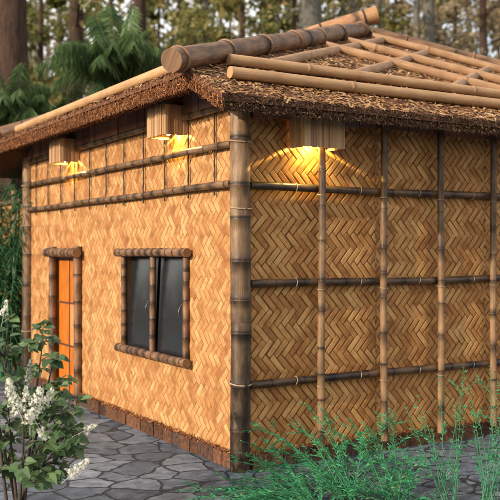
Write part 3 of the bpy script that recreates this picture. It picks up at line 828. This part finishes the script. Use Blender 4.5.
# dark bamboo plants at the hut's far corner
def bamboo_clump(name, label, base, spread, h, n, seed, m_, group=None, dens=30, ll=.16):
    rg = random.Random(seed); B = Vector(base)
    t = thing(name, label, 'plant', B, group); ml, ms = MB(), MB()
    for k in range(n):
        a = B + Vector((rg.gauss(0, spread * .4), rg.gauss(0, spread * .6), 0))
        e = a + Vector((rg.gauss(0, spread), rg.gauss(0, spread), h * rg.uniform(.55, 1)))
        pts = arc(a, e, h * .12, 10, rg); ms.tube(pts, [.008 - .0006 * i for i in range(11)], 5, False)
        for q in range(dens):
            p, d = sample(pts, rg.uniform(.12, .999))
            s0 = Vector((rg.uniform(-1, 1), rg.uniform(-1, 1), rg.uniform(-.2, .4))).normalized()
            tw = arc(p, p + s0 * rg.uniform(.08, .25) + EZ * -.04, .03, 4, rg)
            ms.tube(tw, .002, 4, False)
            for z in range(5):
                pp, dd = sample(tw, rg.uniform(.3, .999))
                blade(ml, pp, dd + Vector((rg.uniform(-.9, .9), rg.uniform(-.9, .9), rg.uniform(-1.3, 0))), ll * rg.uniform(.6, 1.2), .009, Vector((rg.uniform(-1, 1), rg.uniform(-1, 1), .4)), 0, .3)
    part(ml, 'foliage', m_, t); part(ms, 'stem', M['emerald_stem'], t, True); return t
bamboo_clump('bamboo_plant', 'dark green bamboo hanging against the fence beside the hut\'s far post', (-.08, 5.55, 0), .24, 2.6, 20, 5, M['fern'], None, 34)
bamboo_clump('bamboo_plant', 'dark green bamboo clump under the drooping thatch corner, left edge', (-.45, 5.9, 0), .3, 2.4, 14, 6, M['fern'], None, 32)

# feathery palms behind the hut
def frond(ml, ms, p0, p1, up, pairs, l, w, rg, droop=.5):
    pts = arc(p0, p1, up, 16, rg); ms.tube(pts, [.009 - .00048 * i for i in range(17)], 5, False)
    for k in range(pairs):
        t = .08 + .92 * (k + rg.uniform(0, .6)) / pairs
        p, d = sample(pts, min(t, .999))
        sd = d.cross(EZ); sd = sd.normalized() if sd.length > .05 else EX
        pr = math.sin(math.pi * min(1, .15 + .8 * t)) ** .6
        for sg in (-1, 1):
            dd = sd * sg * .55 + d * .4 + EZ * rg.uniform(-.85, -.2)
            blade(ml, p, dd, l * pr * rg.uniform(.7, 1.2), w * rg.uniform(.6, 1.2), EZ + Vector((rg.uniform(-.4, .4), rg.uniform(-.4, .4), 0)), 0, droop)
def palm(label, px, depth, crown_py, fl, n, seed, lean=0., tips=()):
    rg = random.Random(seed); c = at(px, crown_py, depth); B = Vector((c.x, c.y, -.02))
    t = thing('feather_palm', label, 'palm', B, 'feathery palms behind the hut')
    mt = MB(); mt.tube([B, B.lerp(c, .5) + RT * .05, c], [.13, .1, .08], 10); part(mt, 'trunk', M['bark'], t, True)
    ml, ms = MB(), MB()
    for k in range(n):
        a = 2 * math.pi * k / n + rg.uniform(-.25, .25); el = rg.uniform(.0, 1.1)
        L = fl * rg.uniform(.8, 1.1)
        h = Vector((math.cos(a), math.sin(a), 0))
        e = c + h * L * math.cos(el) + EZ * (L * math.sin(el) * .8 - L * .30)
        frond(ml, ms, c, e, L * .38, 100, L * .25, .0048, rg, .5)
    for (tx, ty, td) in tips:
        e = at(tx, ty, td); frond(ml, ms, c, e, (e - c).length * .28, 120, (e - c).length * .28, .0048, rg, .55)
    part(ml, 'foliage', M['palm'], t); part(ms, 'frond_rib', M['rib'], t, True)
palm('tall feathery palm whose fronds arch above the thatched side eave', 116, 12.6, 78, 1.25, 26, 301, 0, [(76, 60, 12.4), (92, 14, 12.8), (133, 6, 12.8), (154, 58, 12.2), (84, 100, 12.0), (100, 36, 12.2), (110, 4, 13), (86, 44, 12.3), (146, 30, 12.5)])
palm('shorter feathery palm at the left edge beside the thickest trunk', 12, 12.8, 120, 1.05, 20, 302, 0, [(22, 62, 12.5), (-8, 60, 12.6), (44, 95, 12.4)])
palm('low feathery palm between the eave corner and the tall palm', 58, 13.4, 128, 1.1, 20, 303, 0, [(36, 84, 13.2), (76, 84, 13.2), (62, 100, 13)])

# forest trees
def quad_leaf(mb, p, s, rg):
    a = Vector((rg.uniform(-1, 1), rg.uniform(-1, 1), rg.uniform(-1, 1))).normalized()
    b_ = a.cross(Vector((rg.uniform(-1, 1), rg.uniform(-1, 1), rg.uniform(-1, 1)))).normalized()
    mb.add([p - a * s * .6, p + b_ * s * .32, p + a * s * .6, p - b_ * s * .32], [(0, 1, 2, 3)])
def forest_tree(px, depth, r, h, lo, nl, ls, bm, lm, label, seed, lean=0, group=None, name='forest_tree', spread=2.4):
    rg = random.Random(seed); g = at(px, 251, depth); B = Vector((g.x, g.y, -.03))
    t = thing(name, label, 'tree', B, group)
    mt, ml = MB(), MB()
    n = 9; pts = []
    for i in range(n + 1):
        k = i / n
        pts.append(B + EZ * h * k + RT * (lean * h * k + rg.uniform(-.12, .12) * r * 2 * (i > 0)) + FW * rg.uniform(-.1, .1) * r)
    mt.tube(pts, [r * (1.25 if i == 0 else 1) * (1 - .72 * (i / n)) for i in range(n + 1)], 14)
    tips = []
    nlimb = int((h - lo) * 1.5)
    for k in range(nlimb):
        f = (lo + (h - lo) * (k + rg.random()) / nlimb) / h
        p, _ = sample(pts, min(f, .99)); az = rg.uniform(0, 6.28)
        L = spread * rg.uniform(.6, 1.3) * (1.1 - .55 * f)
        e = p + Vector((math.cos(az), math.sin(az), 0)) * L + EZ * L * rg.uniform(-.05, .7)
        br = arc(p, e, L * .08, 6, rg); rr = max(.018, r * .2 * (1 - f * .5))
        mt.tube(br, [rr * (1 - .8 * i / 6) for i in range(7)], 6, False)
        for q in range(4):
            p2, d2 = sample(br, rg.uniform(.3, .98))
            e2 = p2 + (d2 + Vector((rg.uniform(-1, 1), rg.uniform(-1, 1), rg.uniform(-.5, .6)))).normalized() * L * rg.uniform(.25, .5)
            tw = arc(p2, e2, 0, 3, rg); mt.tube(tw, [.4 * rr, .3 * rr, .2 * rr, .1 * rr], 4, False)
            tips.append((tw, L))
        tips.append((br, L))
    for k in range(nl):
        tw, L = tips[int(rg.random() * len(tips))]
        p, _ = sample(tw, rg.uniform(.3, .999)); s_ = .22 * L * .5
        quad_leaf(ml, p + Vector((rg.gauss(0, s_), rg.gauss(0, s_), rg.gauss(0, s_))), ls * rg.uniform(.6, 1.4), rg)
    part(mt, 'trunk', bm, t, True); part(ml, 'crown', lm, t); return t
BK, BG = M['bark'], M['bark_grey']
A_, B_, C_ = M['leaf_a'], M['leaf_b'], M['leaf_c']
forest_tree(8, 19, .44, 17, 7.5, 700, .16, BK, B_, 'thickest dark brown trunk, filling the top left corner', 401)
forest_tree(75, 23, .27, 17, 5.5, 1500, .16, BK, A_, 'dark straight trunk behind the left side of the tall palm', 402, .0)
forest_tree(137, 27, .30, 18, 6.5, 1700, .17, BK, A_, 'dark trunk half hidden behind the tall palm\'s top', 403, .004)
forest_tree(308, 25, .47, 18, 7.5, 1300, .17, BG, A_, 'broad grey trunk rising behind the hut\'s roof peak', 404)
forest_tree(431, 29, .27, 18, 6.5, 1000, .16, BG, C_, 'pale grey trunk nearest the roof\'s right hip', 405, -.004)
forest_tree(408, 38, .26, 18, 7.5, 1200, .2, BG, C_, 'slim grey trunk just left of the pale grey one', 406, .03)
forest_tree(352, 44, .3, 19, 6.5, 1700, .22, BG, A_, 'tree behind the roof peak, right of the broad grey trunk', 407)
forest_tree(488, 33, .24, 18, 5.5, 1300, .18, BK, C_, 'brown autumn tree in the top right corner', 408, -.02)
far = [(205, 40, .26, A_), (240, 48, .28, A_), (178, 52, .25, A_), (270, 58, .3, B_), (112, 42, .22, A_), (42, 46, .24, B_), (375, 56, .24, C_), (455, 52, .26, C_), (395, 64, .3, C_),
       (225, 66, .3, A_), (160, 68, .3, B_), (480, 66, .3, C_), (330, 66, .3, A_), (60, 64, .3, A_), (100, 60, .25, A_), (20, 60, .3, A_), (290, 44, .2, A_), (428, 60, .24, A_),
       (-60, 36, .35, B_), (-140, 50, .4, A_), (560, 40, .35, C_), (640, 55, .4, A_), (-20, 70, .3, A_), (510, 58, .3, C_)]
for i, (px, d, r, lm) in enumerate(far):
    lab = {'leaf_yellow_green': 'blurred far tree with yellow-green leaves in the wood behind the hut', 'leaf_olive': 'blurred far tree with dull olive leaves in the wood behind the hut', 'leaf_autumn': 'blurred far tree with brown autumn leaves in the wood behind the hut'}[lm.name]
    forest_tree(px, d, r, 20 if d < 55 else 23, 3.5, 3200, .18 + .0027 * d, BK if i % 3 else BG, lm, lab, 500 + i, rnd.uniform(-.02, .02), {'leaf_yellow_green': 'far yellow-green trees', 'leaf_olive': 'far olive trees', 'leaf_autumn': 'far autumn trees'}[lm.name], 'forest_tree', 3.0)
for i, (x, y) in enumerate(((-9.6, 13.2), (-12.6, 10.0), (-14.8, 13.5), (-2.6, 17.0), (-4.6, 15.6), (-1.0, 19.5), (-12, 16.5))):  # added unseen trees, placed to frame a sky gap reflected in the panes
    q = Vector((x, y, 0)) - CAM; dpt = q.dot(FW)
    forest_tree(250 + q.dot(RT) / dpt * FPX, dpt, .22, 9.5, .4, 3600, .24, BK, B_, 'added unseen bushy tree edging the sky gap in the pane reflection', 700 + i, 0, 'added trees reflected in the panes', 'forest_tree', 2.1)
# the wood beyond them, one mass of trunks and leaves nobody could count
mb = MB(); rg = random.Random(900)
for k in range(170):
    d = rg.uniform(78, 120); g = at(rg.uniform(-260, 760), 251, d); h = rg.uniform(22, 34); r = rg.uniform(.12, .34)
    mb.tube([Vector((g.x, g.y, 0)), Vector((g.x + rg.uniform(-.8, .8), g.y, h))], [r, r * .5], 6, False)
    for q in range(300):
        z = rg.uniform(.5, h + 1); quad_leaf(mb, Vector((g.x + rg.gauss(0, 2.0), g.y + rg.gauss(0, 2.0), z)), rg.uniform(.3, .85), rg)
tag(mb.build('far_woods', leaf_mat('far_woods', [(0, (.10, .085, .06)), (.4, (.20, .175, .11)), (.8, (.28, .25, .15)), (1, (.36, .33, .22))], .8, .35)), kind='stuff')  # trunk and leaf colour lightened to carry distant haze

# ------------------------------------------------------------------ light
SUN_AZ, SUN_EL = R(-97), R(20)
sd = Vector((math.sin(SUN_AZ) * math.cos(SUN_EL), math.cos(SUN_AZ) * math.cos(SUN_EL), math.sin(SUN_EL)))
ld = bpy.data.lights.new('sun', 'SUN'); ld.energy = 3.4; ld.angle = R(.5); ld.color = (1, .88, .72)
so = bpy.data.objects.new('sun', ld); COL.objects.link(so); so.rotation_euler = (-sd).to_track_quat('-Z', 'Y').to_euler()
w = bpy.data.worlds.new('World'); S.world = w; w.use_nodes = True
nt = w.node_tree; bg = nt.nodes['Background']
sk = N(nt, 'ShaderNodeTexSky', sky_type='NISHITA', sun_disc=False, sun_elevation=SUN_EL, sun_rotation=SUN_AZ)
sk.air_density = 1.0; sk.dust_density = 3.0; sk.ozone_density = 1.0
# thin bright cloud veil
tg = N(nt, 'ShaderNodeTexCoord')
cl = ramp(nt, [(.30, (0, 0, 0)), (.62, (1, 1, 1))], noise(nt, tg.outputs['Generated'], 2.2, 6, .6)).outputs[0]
nt.links.new(mix(nt, math_(nt, 'MULTIPLY', cl, .9), sk.outputs[0], (9.5, 9.3, 9.0)), bg.inputs['Color'])
bg.inputs['Strength'].default_value = .11

S.render.engine = 'CYCLES'
S.cycles.use_denoising = True
S.cycles.max_bounces = 5; S.cycles.diffuse_bounces = 3; S.cycles.transparent_max_bounces = 4
S.cycles.caustics_reflective = False; S.cycles.caustics_refractive = False
S.cycles.sample_clamp_indirect = 6
vs_ = S.view_settings
vs_.view_transform = 'Standard'; vs_.look = 'None'; vs_.gamma = 1; vs_.use_curve_mapping = False; vs_.exposure = .62
